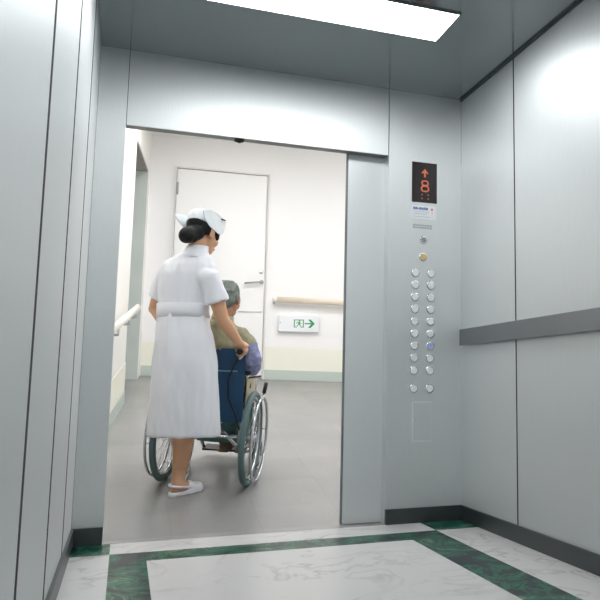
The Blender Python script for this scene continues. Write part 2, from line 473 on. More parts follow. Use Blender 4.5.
# doorway pieces are placed along the end wall: w positions by sight line at the wall
def on_end(x, y, off=0.):
    d0 = P(x, y, 1) - CAM; t = ((O - CAM).dot(ed) + off)/d0.dot(ed)
    p = CAM + d0*t
    return (p-O).dot(ew), p.z
dw0, dz1 = on_end(177, 168); dw1, _ = on_end(269, 172)
DT = .012
def strip_end(name, w0, w1, z0, z1, th, m, parent=None, bevel=0):
    a, b = H(w0, 0), H(w1, 0)
    mb = MB(); 
    vs = []
    for p in (a, b):
        for off in (.0, -th):
            q = p + ed*off
            for z in (z0, z1): vs.append(V((q.x, q.y, fz(p.x, p.y)+z)))
    mb.quadset(vs, [(0,1,3,2),(4,6,7,5),(0,4,5,1),(2,3,7,6),(0,2,6,4),(1,5,7,3)], m)
    return mb.build(name, None, parent, bevel)
door = struct(strip_end('door_1', dw0+.012, dw1-.012, .02, dz1-H(dw0, 0).z-.012, .03, door_paint, None, .002))
hd = dz1-H(dw0, 0).z
frame_m = mat('door_frame_paint', (226, 224, 221), .5)
strip_end('door_frame', dw0-.012, dw0+.004, 0, hd+.012, .04, frame_m, door)
strip_end('door_frame', dw1-.004, dw1+.012, 0, hd+.012, .04, frame_m, door)
strip_end('door_frame', dw0-.012, dw1+.012, hd-.004, hd+.012, .04, frame_m, door)
def endp(x, y, off):
    w, z = on_end(x, y, -off); return H(w, -off, z)
p = endp(177.5, 188, .045)
MB().tube([p-V((0,0,.065)), p+V((0,0,.065))], .011, alu, 10).build('hinge', None, door)
a, b = endp(245, 283, .07), endp(260, 282, .07)
mb = MB().tube([endp(261.5, 282, .03), b, a], .010, alu, 10); mb.ball(a, .010, alu, n=10); mb.ball(b, .010, alu, n=10)
q = endp(261.5, 282, .034); mb.ball(q, (.024, .01, .024), alu, n=14)
mb.build('door_handle', None, door)
q = endp(261, 272, .034); MB().ball(q, (.022, .012, .022), chrome, n=14).build('lock_cylinder', None, door)
a, b = endp(238, 311.3, .036), endp(262, 311.6, .036)
MB().tube([a, b], .006, frame_m, 8).build('kick_strip', None, door)
# wainscot and vinyl skirting of the end wall, both sides of the door
struct(strip_end('trim_2', dw1+.013, WR, .10, .345, .008, wains_m))
struct(strip_end('trim_3', wL+.012, dw0-.013, .10, .345, .008, wains_m))
struct(strip_end('baseboard_hall_end', dw1+.013, WR, .0, .105, .014, hbase_m))
struct(strip_end('baseboard_hall_end_left', wL+.012, dw0-.013, .0, .105, .014, hbase_m))
# end wall handrail
t = thing('handrail', 'beige wooden handrail on the hall end wall above the exit sign', 'handrail', H(1.8, 0, 1.6))
wr0, zr0 = on_end(277, 299.5, -.07); wr1, zr1 = on_end(344, 303, -.07)
k = (zr1-zr0)/(wr1-wr0)
a = H(wr0, -.07, zr0); b = H(WR-.03, -.07, zr0+k*(WR-.03-wr0))
mb = MB(); n_ = 16
def flatrail(a, b, hh, ww, m):
    t_ = (b-a).normalized(); s_ = V((0,0,1)).cross(t_).normalized(); u_ = t_.cross(s_)
    return MB().loft([[p + s_*ww*math.cos(2*PI*j/n_) + u_*hh*math.sin(2*PI*j/n_) for j in range(n_)] for p in (a, b)], m)
flatrail(a, b, .032, .02, rail_wood).build('rail', None, t)
for ww in (wr0+.0, wr0+.9):
    zz = zr0+k*(ww-wr0)
    mb = MB().ball(H(ww-.02, -.07, zz), (.03, .03, .034), rail_white, n=14).tube([H(ww-.03, -.0005, zz-.03), H(ww-.03, -.05, zz-.03), H(ww-.02, -.07, zz-.01)], .012, alu, 10)
    mb.build('bracket', None, t)
# exit sign
c0 = on_end(278.5, 314, -.045); c1 = on_end(319, 333, -.045)
ex = thing('exit_sign', 'white exit sign with green running figure and arrow on the hall wall', 'sign', H((c0[0]+c1[0])/2, -.02, (c0[1]+c1[1])/2))
ca, cb = c0[0], c1[0]; zc = (c0[1]+c1[1])/2; hz = abs(c0[1]-c1[1])/2-.004
def EP(w, off, z): return H(w, -off, z)
sag = -.02/.42
def rrect(w0, w1, z0, z1, r, off):
    out = []
    for (cw, cz, a0) in ((w1-r, z1-r, 0), (w0+r, z1-r, 90), (w0+r, z0+r, 180), (w1-r, z0+r, 270)):
        for k_ in range(5):
            a_ = math.radians(a0+22.5*k_); ww = cw+r*math.cos(a_)
            out.append(EP(ww, off, cz+r*math.sin(a_)))
    return out
MB().loft([rrect(ca, cb, zc-hz, zc+hz, .022, .0005), rrect(ca, cb, zc-hz, zc+hz, .022, .038), rrect(ca+.008, cb-.008, zc-hz+.008, zc+hz-.008, .016, .046)], white_plastic, smooth=False).build('housing', None, ex)
ub = (cb-ca)/41.
def ew_(px): return ca+(px-278.5)*ub
def epoly(pts, m, mb):
    return mb.poly([EP(ew_(x), .0475, zc+(z)*ub) for x, z in pts], ed*.0012, m)
mb = MB()
for pts in ([(294, -4), (295, -4), (295, 4), (294, 4)], [(294, 3.2), (304, 3.2), (304, 4), (294, 4)], [(303, -4), (304, -4), (304, 4), (303, 4)],
            [(294, -4), (297, -4), (297, -3.2), (294, -3.2)], [(301, -4), (304, -4), (304, -3.2), (301, -3.2)],
            [(298.6, 1.6), (299.8, 1.6), (300.2, -1), (298.2, -1.2)], [(298.4, -1), (299.2, -1), (297.4, -3), (296.4, -2.8)], [(299.2, -1), (300.2, -1), (301.6, -2.8), (300.8, -3.2)],
            [(296.2, .6), (298.9, 1.6), (298.9, .9), (296.6, -.1)], [(299.6, 1.4), (301.8, .1), (301.4, -.5), (299.6, .6)]): epoly(pts, exit_green, mb)
mb.poly([EP(ew_(299.6+.9*math.cos(a)), .0475, zc+(2.4+.8*math.sin(a))*ub) for a in [2*PI*k/10 for k in range(10)]], ed*.0012, exit_green)
mb.build('running_figure', None, ex)
mb = MB()
for pts in ([(304.8, -.6), (311.5, -.6), (311.5, .6), (304.8, .6)], [(308.3, 4.2), (311, 4.2), (315, 0), (311, -4.2), (308.3, -4.2), (311.8, 0)]): epoly(pts, exit_green, mb)
mb.build('arrow', None, ex)
mb = MB().ball(EP(ew_(280.6), .046, zc+.8*ub), (.009, .005, .009), hbase_m, n=12); mb.build('test_button', None, ex)

# left hall wall with a side opening near the end wall
sN, sO, sP = -4.15, -(EL-FL_).length, -.2
pO = HL(0, sO); pP = HL(0, sP); pE = HL(0, 0); pN = HL(0, sN)
_, zlin = None, None
d0 = P(130, 137.5, 1)-CAM; tt = (pO-CAM).xy.length/d0.xy.length; zlin = (CAM+d0*tt).z
mb = MB(); wallbox(pN, pO, -.05, ZH, .12, hall_side, mb); wallbox(pO, pP, zlin, ZH, .12, hall_side, mb); wallbox(pP, pE, -.05, ZH, .12, hall_side, mb)
struct(mb.build('wall_hall_left'))
# recess: its far return is a grey green door panel, its back is plain
nL = -ewL
q0, q1 = pP+nL*.0, pP+nL*.75
mb = MB(); vs = []
for p_ in (pP+nL*.12, pP+nL*.8):
    for off in (-.004, .03):
        q = p_+edL*off
        for z in (fz(q.x, q.y)-.02, zlin+.001): vs.append(V((q.x, q.y, z)))
mb.quadset(vs, [(0,1,3,2),(4,6,7,5),(0,4,5,1),(2,3,7,6),(0,2,6,4),(1,5,7,3)], green_panel)
mb.box((-.0, 0, 0), (0, 0, 0), green_panel) if False else None
d2 = struct(mb.build('door_2'))
# lining of the far jamb, same colour, across the wall thickness
mb = MB(); vs = []
for p_ in (pP-nL*.0, pP+nL*.12):
    for off in (-.006, -.0005):
        q = p_+edL*off
        for z in (fz(q.x, q.y), zlin): vs.append(V((q.x, q.y, z)))
mb.quadset(vs, [(0,1,3,2),(4,6,7,5),(0,4,5,1),(2,3,7,6),(0,2,6,4),(1,5,7,3)], green_panel); mb.build('door_frame', None, d2)
struct(wallbox(pO+nL*.8-edL*.3, pE+nL*.8, -.05, ZH, .1, hall_side).build('wall_hall_recess'))
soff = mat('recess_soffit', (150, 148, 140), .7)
mb = MB(); a_, b_ = pO+nL*.01, pP+nL*.01
mb.poly([V((p_.x, p_.y, zlin-.02)) for p_ in (pO+nL*.004, pP-edL*.008+nL*.004, pP-edL*.008+nL*.8, pO+nL*.8)], (0, 0, .018), soff)
struct(mb.build('ceiling_recess'))
def left_strip(name, s0, s1, z0, z1, th, m):
    vs = []
    for s_ in (s0, s1):
        p_ = HL(0, s_)
        for off in (0, th):
            q = p_+ewL*off
            for z in (z0, z1): vs.append(V((q.x, q.y, fz(p_.x, p_.y)+z)))
    return struct(MB().quadset(vs, [(0,1,3,2),(4,6,7,5),(0,4,5,1),(2,3,7,6),(0,2,6,4),(1,5,7,3)], m).build(name))
left_strip('trim_4', -3.8, sO-.002, .10, .345, .006, wains_m)
left_strip('baseboard_hall_left', -3.8, sO-.002, 0, .105, .011, hbase_m)
# left handrail: its end reaches past the opening
t = thing('handrail', 'white handrail with rounded end on the left hall wall by the opening', 'handrail', HL(0, sO-.3, 1.3))
hr = [HL(.075, s_) for s_ in (-3.2, sO+.02)]
pe = P(131.5, 306.5, (hr[1]-CAM).dot(cf)); zrel = pe.z - fz(hr[1].x, hr[1].y)
a, b = [V((p_.x, p_.y, fz(p_.x, p_.y)+zrel)) for p_ in hr]
mb = flatrail(a, b, .034, .022, rail_white); mb.ball(b, (.024, .03, .034), rail_white, n=14)
mb.build('rail', None, t)
for s_ in (sO-.06, sO-.55, sO-1.2):
    p_ = HL(.075, s_); p_.z += zrel
    MB().tube([p_-V((0,0,.03)), p_-V((0,0,.075)), p_-V((0,0,.08))-ewL*.0745], .011, alu, 10).build('bracket', None, t)
# right hall wall, lift front on the hall side, hall ceiling
pr0, pr1 = H(WR, 0), H(WR, -4.4)
struct(wallbox(pr0, pr1, -.05, ZH, .1, hall_wall).build('wall_hall_right'))
mb = MB().box((-.9, .12, -.05), (XL-.012, .2, ZH), hall_wall).box((1.95, .12, -.05), (4.6, .2, ZH), hall_wall).box((XL-.012, .12, ZD+.12), (1.95, .2, ZH), hall_wall)
struct(mb.build('wall_hall_front'))
struct(MB().box((-1.2, .05, ZH), (4.7, 5.8, ZH+.05), hall_ceil).build('ceiling_hall'))
for i, (w_, s_, lb) in enumerate(((-.35, -1.7, 'far left one'), (1.25, -1.7, 'far right one'), (-.35, -3.3, 'near left one'), (1.25, -3.3, 'near right one'))):
    c = H(w_, s_, ZH); t = thing('ceiling_light', 'square white lamp in the hall ceiling outside the lift, %s of the four' % lb, 'light', c)
    MB().box((c.x-.3, c.y-.3, ZH-.02), (c.x+.3, c.y+.3, ZH-.012), lamp2_m).build('diffuser', None, t)
    mb = MB()
    for a, b in (((-.33, -.33), (.33, -.3)), ((-.33, .3), (.33, .33)), ((-.33, -.3), (-.3, .3)), ((.3, -.3), (.33, .3))):
        mb.box((c.x+a[0], c.y+a[1], ZH-.025), (c.x+b[0], c.y+b[1], ZH-.0005), white_plastic)
    mb.build('frame', None, t)

#PEOPLE#
# ------------------------------------------------------------------ materials for people and wheelchair
skin = mat('skin', (206, 158, 124), .5, noise=.03, nscale=20)
skin_old = mat('older_skin', (186, 136, 108), .55, noise=.05, nscale=20)
hair_b = mat('black_hair', (16, 16, 19), .6, spec=.25, noise=.3, nscale=40, stretch=(1, 1, 6))
hair_g = mat('grey_hair', (112, 120, 112), .6, noise=.25, nscale=45)
cloth_w = mat('white_uniform_cloth', (232, 233, 238), .75, bump=.1, bscale=60)
cap_w = mat('white_cap_cloth', (230, 236, 238), .7)
shoe_w = mat('white_shoe_leather', (236, 236, 240), .4)
lip_m = mat('lips', (170, 84, 78), .5)
eye_m = mat('eye_white', (225, 222, 215), .3); iris_m = mat('iris', (40, 28, 22), .2)
olive = mat('olive_jacket_cloth', (150, 146, 118), .85, noise=.12, nscale=22, bump=.4, bscale=40)
lav = mat('lavender_check_cloth', (132, 136, 172), .85, noise=.22, nscale=60)
teal_cloth = mat('teal_trouser_cloth', (84, 122, 116), .85, noise=.1, nscale=20)
brown_shoe = mat('brown_slipper', (112, 92, 70), .6)
sock_m = mat('brick_red_sock', (150, 74, 62), .8)
blue_vinyl = mat('blue_vinyl', (16, 66, 100), .42, noise=.08, nscale=12)
blue_trim = mat('pale_blue_piping', (110, 150, 176), .6)
tyre_m = mat('grey_green_tyre', (84, 108, 108), .6)
rubber = mat('black_rubber', (22, 24, 26), .5)
cream_p = mat('cream_side_guard', (196, 186, 160), .55, noise=.04, nscale=15)
tube_m = mat('chrome_tube', (196, 200, 202), .25, .95)

def frame_at(o, x, y, z):
    m_ = Matrix.Identity(4)
    for i in range(3): m_[i][0] = x[i]; m_[i][1] = y[i]; m_[i][2] = z[i]; m_[i][3] = o[i]
    return m_
def on_ramp(x, y):
    d0 = P(x, y, 1) - CAM; n_ = V((0, -SL, 1))
    t_ = (-SL*Y0 - CAM.dot(n_))/d0.dot(n_)
    return CAM + d0*t_
RN = V((0, -SL, 1)).normalized()
def ramp_frame(o, yaw):
    h = V((math.sin(yaw), math.cos(yaw), 0)); h = (h - RN*h.dot(RN)).normalized()
    return frame_at(o, h.cross(RN), h, RN)

def head_frame(o, yaw, pitch, roll=0):
    f = V((math.sin(yaw)*math.cos(pitch), math.cos(yaw)*math.cos(pitch), math.sin(pitch)))
    r = V((math.cos(yaw), -math.sin(yaw), 0)); u = r.cross(f)
    r2 = r*math.cos(roll) + u*math.sin(roll); u2 = u*math.cos(roll) - r*math.sin(roll)
    return frame_at(o, r2, f, u2)
def scl(k): return Matrix.Scale(k, 4)
def head_volumes(mb, T):
    b = lambda c, r: mb.ball(c, r, None, T=T, n=24)
    b((0, -.012, .04), (.073, .094, .083)); b((0, .03, -.008), (.062, .062, .088)); b((0, .046, -.07), (.043, .042, .036))
    b((0, .06, .022), (.05, .034, .02)); b((0, .066, -.058), (.026, .03, .022))
    for s_ in (-1, 1):
        b((s_*.034, .058, -.028), (.028, .028, .026)); b((s_*.073, -.002, -.008), (.010, .020, .031)); b((s_*.078, -.01, .008), (.008, .012, .016))
    mb.tube([(0, .085, .018), (0, .098, -.004), (0, .103, -.020), (0, .094, -.028)], [.007, .008, .0105, .007], None, 12, T=T)
    for s_ in (-1, 1): b((s_*.012, .093, -.026), (.008, .010, .008))
def face_parts(root, T, parent):
    for s_ in (-1, 1):
        e = MB().ball((s_*.030, .0745, .007), (.0135, .0125, .0085), eye_m, T=T, n=14); e.ball((s_*.030, .0835, .006), (.0055, .005, .0055), iris_m, T=T, n=10)
        e.build('eye', None, parent)
    mb = MB().ball((0, .091, -.052), (.022, .008, .005), lip_m, T=T, n=14); mb.ball((0, .089, -.059), (.018, .008, .0055), lip_m, T=T, n=14)
    mb.build('mouth', None, parent)
def grip_hand(mb, T, side):
    """hand closed round a bar along local y at the origin; palm on top, fingers over the outer side (+x*side); wrist behind (-y) and above"""
    R_ = .028
    mb.limb([(side*-.004, -.052, .052), (side*.004, -.02, .036), (side*.008, .02, .032)], [.024, .026, .022], T=T)
    mb.ball((side*.006, -.002, .033), (.040, .050, .016), T=T)
    for k, (yy, ln) in enumerate(((.036, .95), (.013, 1.05), (-.010, 1.), (-.032, .85))):
        pts = []
        for q in range(7):
            a_ = math.radians(70 - q*34*ln)
            pts.append((side*R_*math.cos(a_), yy, R_*math.sin(a_)))
        mb.limb(pts, [.0105, .0105, .010, .0098, .0092, .0085, .0078], T=T, n=10)
    mb.limb([(side*-.018, -.025, .034), (side*-.030, .004, .018), (side*-.029, .026, -.004), (side*-.014, .040, -.024)], [.015, .0125, .0105, .009], T=T, n=10)
def open_hand(mb, T, side):
    """relaxed hand: palm down at the origin, fingers along +y, slightly curled"""
    mb.ball((0, .035, 0), (.039, .048, .014), T=T); mb.limb([(0, -.03, .004), (0, .01, .002)], [.024, .026], T=T)
    for xx, ln, f_ in ((-.029, .064, .085), (-.010, .075, .088), (.010, .070, .086), (.029, .054, .080)):
        mb.limb([(xx, .07, .001), (xx*1.08, .07+ln*.45, -.004), (xx*1.1, .07+ln*.78, -.018), (xx*1.1, .07+ln, -.034)], [.010, .0095, .0085, .0075], T=T, n=10)
    mb.limb([(-side*.030, .01, .0), (-side*.052, .036, -.006), (-side*.058, .062, -.016)], [.014, .011, .009], T=T, n=10)

# ------------------------------------------------------------------ wheelchair
cR, cL = on_ramp(248.5, 486), on_ramp(164.5, 478)
ax_ = (cR-cL); TR = .252
CYAW = math.atan2(-ax_.y, ax_.x) - .11
MC = ramp_frame((cR+cL)/2, CYAW)
WR_ = .287
wc = thing('wheelchair', 'blue wheelchair with grey-green tyres pushed by the person in white', 'wheelchair', rot=MC)
def wb_(mb, name, m_=None, parent=None, bevel=0):
    mb.bm.transform(MC); return mb.build(name, m_, parent or wc, bevel)
def circ(x, y, z, r, n=40, sx=0): return [(x, y+r*math.cos(2*PI*k/n), z+r*math.sin(2*PI*k/n)) for k in range(n)]
for s_ in (-1, 1):
    x = s_*TR
    ty = wb_(MB().tube(circ(x, 0, WR_, WR_-.019), .019, tyre_m, 12, closed=True), 'rear_wheel')
    wb_(MB().tube(circ(x, 0, WR_, WR_-.044), .0105, tube_m, 10, closed=True), 'rim', None, ty)
    h_ = wb_(MB().tube(circ(x+s_*.05, 0, WR_, WR_-.035), .0085, tube_m, 10, closed=True), 'hand_rim', None, ty)
    h_['label'] = 'thin chrome hand rim'
    for k in range(6):
        a_ = 2*PI*k/6; rr = WR_-.04
        wb_(MB().tube([(x+s_*.004, rr*math.cos(a_), WR_+rr*math.sin(a_)), (x+s_*.05, (rr+.005)*math.cos(a_), WR_+(rr+.005)*math.sin(a_))], .0045, tube_m, 8), 'rim_bracket', None, ty)
    wb_(MB().tube([(x-s_*.04, 0, WR_), (x+s_*.035, 0, WR_)], .022, tube_m, 16), 'hub', None, ty)
    for k in range(18):
        a_ = 2*PI*k/18; r1 = WR_-.05; b_ = a_ + (.5 if k % 2 else -.5)
        wb_(MB().tube([(x+s_*(.02 if k % 4 < 2 else -.02), .02*math.cos(b_), WR_+.02*math.sin(b_)), (x, r1*math.cos(a_), WR_+r1*math.sin(a_))], .0018, tube_m, 6), 'spoke', None, ty)
    # frame side
    fx = s_*.183
    wb_(MB().tube([(fx, .0, .20), (fx, -.005, .5), (fx, -.02, .79), (fx, -.03, .822), (fx, -.06, .835)], .0115, tube_m), 'back_post')
    wb_(MB().tube([(fx, -.045, .833), (fx, -.16, .835)], .0165, rubber, 14), 'push_handle')
    wb_(MB().tube([(fx, -.03, .81), (fx, -.055, .789), (fx, -.14, .792)], .006, tube_m, 8), 'brake_lever')
    wb_(MB().tube([(fx, 0, .44), (fx, .40, .44), (fx, .45, .40), (fx, .50, .16)], .0115, tube_m), 'seat_rail')
    wb_(MB().tube([(fx, 0, .21), (fx, .38, .21), (fx, .40, .44)], .0115, tube_m), 'lower_rail')
    ar = wb_(MB().tube([(fx+s_*.02, -.01, .66), (fx+s_*.02, .24, .665), (fx+s_*.02, .32, .67), (fx+s_*.02, .345, .70), (fx+s_*.02, .38, .72)], .010, tube_m), 'armrest')
    wb_(MB().tube([(fx+s_*.02, .30, .665), (fx+s_*.02, .30, .44)], .010, tube_m), 'armrest_post', None, ar)
    wb_(MB().box((fx+s_*.02-.022, .0, .672), (fx+s_*.02+.022, .25, .694), rubber), 'arm_pad', None, ar, .006)
    sg = wb_(MB().box((fx+s_*.02-.003, .02, .45), (fx+s_*.02+.003, .295, .655), cream_p), 'side_guard', None, None, .002)
    sg['label'] = 'cream side guard'
    wb_(MB().poly([(fx+s_*.0235, .09, .58), (fx+s_*.0235, .13, .60), (fx+s_*.0235, .13, .565)], (s_*.002, 0, 0), rubber), 'latch', None, sg)
    pb = wb_(MB().tube([(fx+s_*.035, .33, .42), (fx+s_*.06, .35, .45), (fx+s_*.07, .36, .50)], .0065, tube_m, 10), 'parking_brake')
    wb_(MB().tube([(fx+s_*.069, .358, .495), (fx+s_*.078, .368, .565)], .0125, rubber, 12), 'brake_grip', None, pb)
    wb_(MB().tube([(fx-s_*.01, .0, .64), (fx-s_*.01, .0, .648), (fx+s_*.085, .1, .652)], .006, rubber, 8), 'cross_bar')
    # caster
    ck = wb_(MB().tube(circ(s_*.225, .37, .075, .055), .02, rubber, 12, closed=True).tube([(s_*.225-.018, .37, .075), (s_*.225+.018, .37, .075)], .045, tube_m, 16), 'caster')
    wb_(MB().tube([(s_*.225-.03, .37, .075), (s_*.225-.03, .395, .16), (s_*.225, .40, .17), (s_*.225+.03, .395, .16), (s_*.225+.03, .37, .075)], .008, tube_m, 8).tube([(s_*.225, .40, .165), (s_*.185, .385, .23)], .012, tube_m, 10), 'fork', None, ck)
    wb_(MB().box((s_*.085-.07, .475, .060), (s_*.085+.07, .60, .072), rubber).tube([(fx, .50, .16), (s_*.15, .51, .066)], .0115, tube_m), 'footrest', None, None)
wb_(MB().tube([(-.18, .02, .20), (.18, .30, .43)], .0105, tube_m), 'cross_brace'); wb_(MB().tube([(.18, .045, .20), (-.18, .275, .43)], .0105, tube_m), 'cross_brace')
wb_(MB().tube([(-TR, 0, WR_), (TR, 0, WR_)], .010, tube_m), 'axle')
# sling back and seat
def sheet(x0, x1, z0, z1, y0, sagy, th, m_, nx=12, lean=-.018):
    f_, b_ = [], []
    for i in range(nx+1):
        u = i/nx; x = x0+(x1-x0)*u; sg_ = sagy*(1-(2*u-1)**2)
        f_.append((x, y0+sg_)); b_.append((x, y0+sg_-th))
    outl = f_ + b_[::-1]
    return MB().loft([[V((x, y+lean*(z-.4)/.5, z)) for x, y in outl] for z in [z0+(z1-z0)*k/6 for k in range(7)]], m_, smooth=False)
bk = wb_(sheet(-.197, .197, .385, .835, -.012, -.02, .012, blue_vinyl), 'backrest')
bk['label'] = 'dark blue vinyl sling backrest'
pk = wb_(sheet(-.155, .155, .43, .70, -.028, -.02, .008, blue_vinyl), 'pocket', None, bk)
wb_(MB().tube([(-.155+.31*k/10, -.046-.02*(1-(2*k/10-1)**2), .70) for k in range(11)], .005, blue_trim, 8), 'piping', None, bk)
wb_(MB().box((-.178, .01, .43), (.178, .41, .45), blue_vinyl), 'seat', None, None, .006)
wb_(MB().tube([(.175, -.075, .80), (.14, -.075, .74), (.11, -.075, .65), (.115, -.072, .54), (.16, -.06, .44), (.183, -.02, .34)], .005, rubber, 8), 'brake_cable')
cs_ = wb_(sheet(-.175, .175, .145, .20, .405, -.02, .006, teal_cloth, lean=0), 'calf_strap'); cs_['label'] = 'teal fabric calf strap'

# ------------------------------------------------------------------ person in the wheelchair
pt = thing('person', 'grey-haired person in an olive jacket sitting in the blue wheelchair', 'person', rot=MC)
def TB(): return MB()
def pl_(mb): mb.bm.transform(MC); return mb
def rl(c, rx, ry, n=32, mod=None): return ell((c[0]-.072*min(1, max(0, (c[2]-.47)/.4)), c[1], c[2]-.035*min(1, max(0, (c[2]-.6)/.3))), rx*.95, ry, 0, n, mod=mod)
PS = Matrix.Translation((-.08, 0, -.035))
HP = PS @ head_frame((.118, .115, 1.145), .12, -.25, .08) @ scl(.94)
mb = TB(); head_volumes(mb, HP)
mb.limb([(.022, .085, 1.055), (.0, .06, .945)], [.055, .06])
mb.loft([rl((.02, .13, .47), .16, .12), rl((.03, .11, .6), .155, .115), rl((.045, .08, .75), .16, .11), rl((.06, .06, .9), .17, .10), rl((.07, .06, .98), .12, .08), rl((.075, .065, 1.02), .06, .06)])
hands = []
for s_ in (-1, 1):
    mb.limb([(-.008+s_*.155, .06, .90), (-.008+s_*.215, .04, .74), (s_*.17+.01, .25, .66)], [.045, .038, .028])
    mb.limb([(s_*.085+.01, .14, .55), (s_*.09+.02, .43, .535), (s_*.06+.05, .46, .22), (s_*.055+.06, .45, .105)], [.08, .062, .045, .036])
    mb.limb([(s_*.055+.06, .44, .105), (s_*.06+.06, .56, .095)], [.030, .022])
    open_hand(mb, Matrix.Translation((s_*.165+.01, .27, .655)) @ Matrix.Rotation(s_*.5, 4, 'Z'), s_)
body = remesh(pl_(mb), 'body', skin_old, pt, .006, 3)
face_parts(pt, MC @ HP, body)
mb = TB()
mb.ball((0, -.026, .044), (.081, .09, .086), T=HP); mb.ball((0, -.065, -.01), (.066, .05, .062), T=HP)
for s_ in (-1, 1): mb.ball((s_*.066, -.018, .012), (.016, .034, .034), T=HP)
for k in range(40):
    a_, b_ = random.uniform(-PI, 0), random.uniform(-.5, 1.1)
    mb.ball((.078*math.cos(a_)*math.cos(b_), -.03+.086*math.sin(a_)*math.cos(b_), .044+.082*math.sin(b_)), random.uniform(.010, .014), T=HP, n=8)
remesh(pl_(mb), 'hair', hair_g, body, .006, 5)
mb = TB(); wob = lambda a: .035*math.sin(3*a+1)+.02*math.sin(7*a)
mb.loft([rl((.02, .13, .46), .185, .145), rl((.03, .11, .6), .185, .14, mod=wob), rl((.045, .085, .75), .195, .135, mod=wob), rl((.065, .065, .88), .205, .13), rl((.075, .06, .96), .16, .10), rl((.085, .065, 1.01), .085, .082), rl((.09, .07, 1.03), .074, .075)])
for s_ in (-1, 1): mb.limb([(-.008+s_*.14, .06, .885), (-.008+s_*.185, .05, .84), (-.008+s_*.20, .045, .815)], [.072, .070, .066])
remesh(pl_(mb), 'jacket', olive, pt, .007, 5, (.010, 16, 14))
mb = TB()
for k in range(24):
    pass
mb.loft([rl((.09, .072, 1.015), .074, .078), rl((.094, .076, 1.05), .068, .072), rl((.097, .08, 1.056), .06, .064), rl((.09, .07, 1.01), .06, .064)])
remesh(pl_(mb), 'collar', olive, pt, .006, 2)
for s_ in (-1, 1):
    mb = TB().limb([(-.008+s_*.20, .045, .84), (-.008+s_*.232, .03, .765), (-.008+s_*.225, .06, .72), (s_*.175+.01, .235, .665)], [.056, .060, .056, .042])
    sl = remesh(pl_(mb), 'sleeve', lav, pt, .006, 4, (.007, 22, 22)); sl['label'] = 'lavender pyjama sleeve'
mb = TB()
for s_ in (-1, 1): mb.limb([(s_*.085+.01, .12, .56), (s_*.09+.02, .43, .54), (s_*.065+.045, .455, .30), (s_*.06+.05, .455, .22)], [.098, .080, .066, .066])
mb.ball((.01, .12, .55), (.18, .14, .09))
remesh(pl_(mb), 'trousers', teal_cloth, pt, .008, 5)
for s_ in (-1, 1):
    mb = TB().limb([(s_*.055+.06, .425, .106), (s_*.057+.06, .49, .104), (s_*.06+.06, .56, .098)], [.038, .040, .032]); mb.box((s_*.055+.06-.038, .39, .076), (s_*.06+.06+.038, .59, .092))
    remesh(pl_(mb), 'slipper', brown_shoe, pt, .006, 4)
    remesh(pl_(TB().limb([(s_*.06+.05, .455, .23), (s_*.055+.06, .445, .125)], [.050, .044])), 'sock', sock_m, pt, .006, 2)

# ------------------------------------------------------------------ nurse
HYAW = .45
fR, fL = on_ramp(171, 496.8), on_ramp(181.5, 481)
nu = thing('person', 'person in a white uniform dress, white cap and slingback shoes pushing the wheelchair', 'person', tuple((fR+fL)/2))
HN = head_frame(P(203, 235, 4.63), .88, -.32, .10) @ scl(1.03)
FR, FL = ramp_frame(fR, 1.02) @ scl(.86), ramp_frame(fL, .12) @ scl(.86)
hR = MC @ V((.183, -.11, .835)); hL = MC @ V((-.183, -.11, .835))
S_R, S_L = P(210.5, 278, 4.48), P(166, 274, 4.62)
def wrist(hm): return hm
mb = TB(); head_volumes(mb, HN)
nb = P(194, 254, 4.585)
mb.limb([HN @ V((0, -.02, -.04)), nb, P(190, 266, 4.56)], [.05, .052, .06])
hp = lambda x, y, d, rx, ry, **k: ell(P(x, y, d), rx, ry, HYAW, **k)
mb.loft([hp(184, 372, 4.51, .10, .09), hp(184, 352, 4.51, .15, .115), hp(184, 330, 4.52, .145, .105), hp(183, 311, 4.53, .115, .085), hp(184, 290, 4.545, .13, .09), hp(187, 272, 4.555, .14, .09), hp(190, 261, 4.56, .12, .07), hp(193, 253, 4.58, .05, .05)])
GR, GL = frame_at(hR, MC.col[0].xyz, MC.col[1].xyz, MC.col[2].xyz), frame_at(hL, MC.col[0].xyz, MC.col[1].xyz, MC.col[2].xyz)
wR, wL_ = GR @ V((-.004, -.05, .052)), GL @ V((.004, -.05, .052))
eR, eL = P(222.5, 319, 4.49), P(154.5, 309, 4.66)
mb.limb([S_R, S_R.lerp(eR, .5), eR, eR.lerp(wR, .35), wR], [.05, .046, .037, .037, .024])
mb.limb([S_L, S_L.lerp(eL, .5), eL, eL.lerp(wL_, .35), wL_], [.05, .045, .036, .036, .024])
grip_hand(mb, GR, 1); grip_hand(mb, GL, -1)
aR, aL = FR @ V((0, .045, .085)), FL @ V((0, .045, .085))
mb.limb([P(188, 360, 4.47), P(184.5, 425, 4.49), P(182.5, 449, 4.49), P(179.5, 470, 4.5), aR], [.085, .062, .056, .042, .034])
mb.limb([P(178, 360, 4.48), P(180, 424, 4.55), P(181.5, 446, 4.59), aL], [.085, .060, .054, .034])
for F_ in (FR, FL):
    mb.limb([(0, .035, .06), (0, .09, .055), (0, .17, .038)], [.034, .034, .026], T=F_); mb.ball((0, .025, .045), (.028, .032, .03), T=F_)
    for q, (xx, yy) in enumerate(((-.024, .215), (-.010, .222), (.003, .218), (.014, .210), (.024, .20))): mb.limb([(xx*.9, .17, .034), (xx, yy, .03)], [.012, .010 if q else .012], T=F_, n=8)
nbody = remesh(mb, 'body', skin, nu, .0055, 3)
face_parts(nu, HN, nbody)
mb = TB()
mb.ball((0, -.03, .048), (.080, .088, .080), T=HN); mb.ball((0, -.062, -.02), (.066, .05, .056), T=HN)
mb.ball((.0, -.112, -.060), (.052, .044, .050), T=HN); mb.ball((0, -.085, -.045), (.054, .045, .05), T=HN)
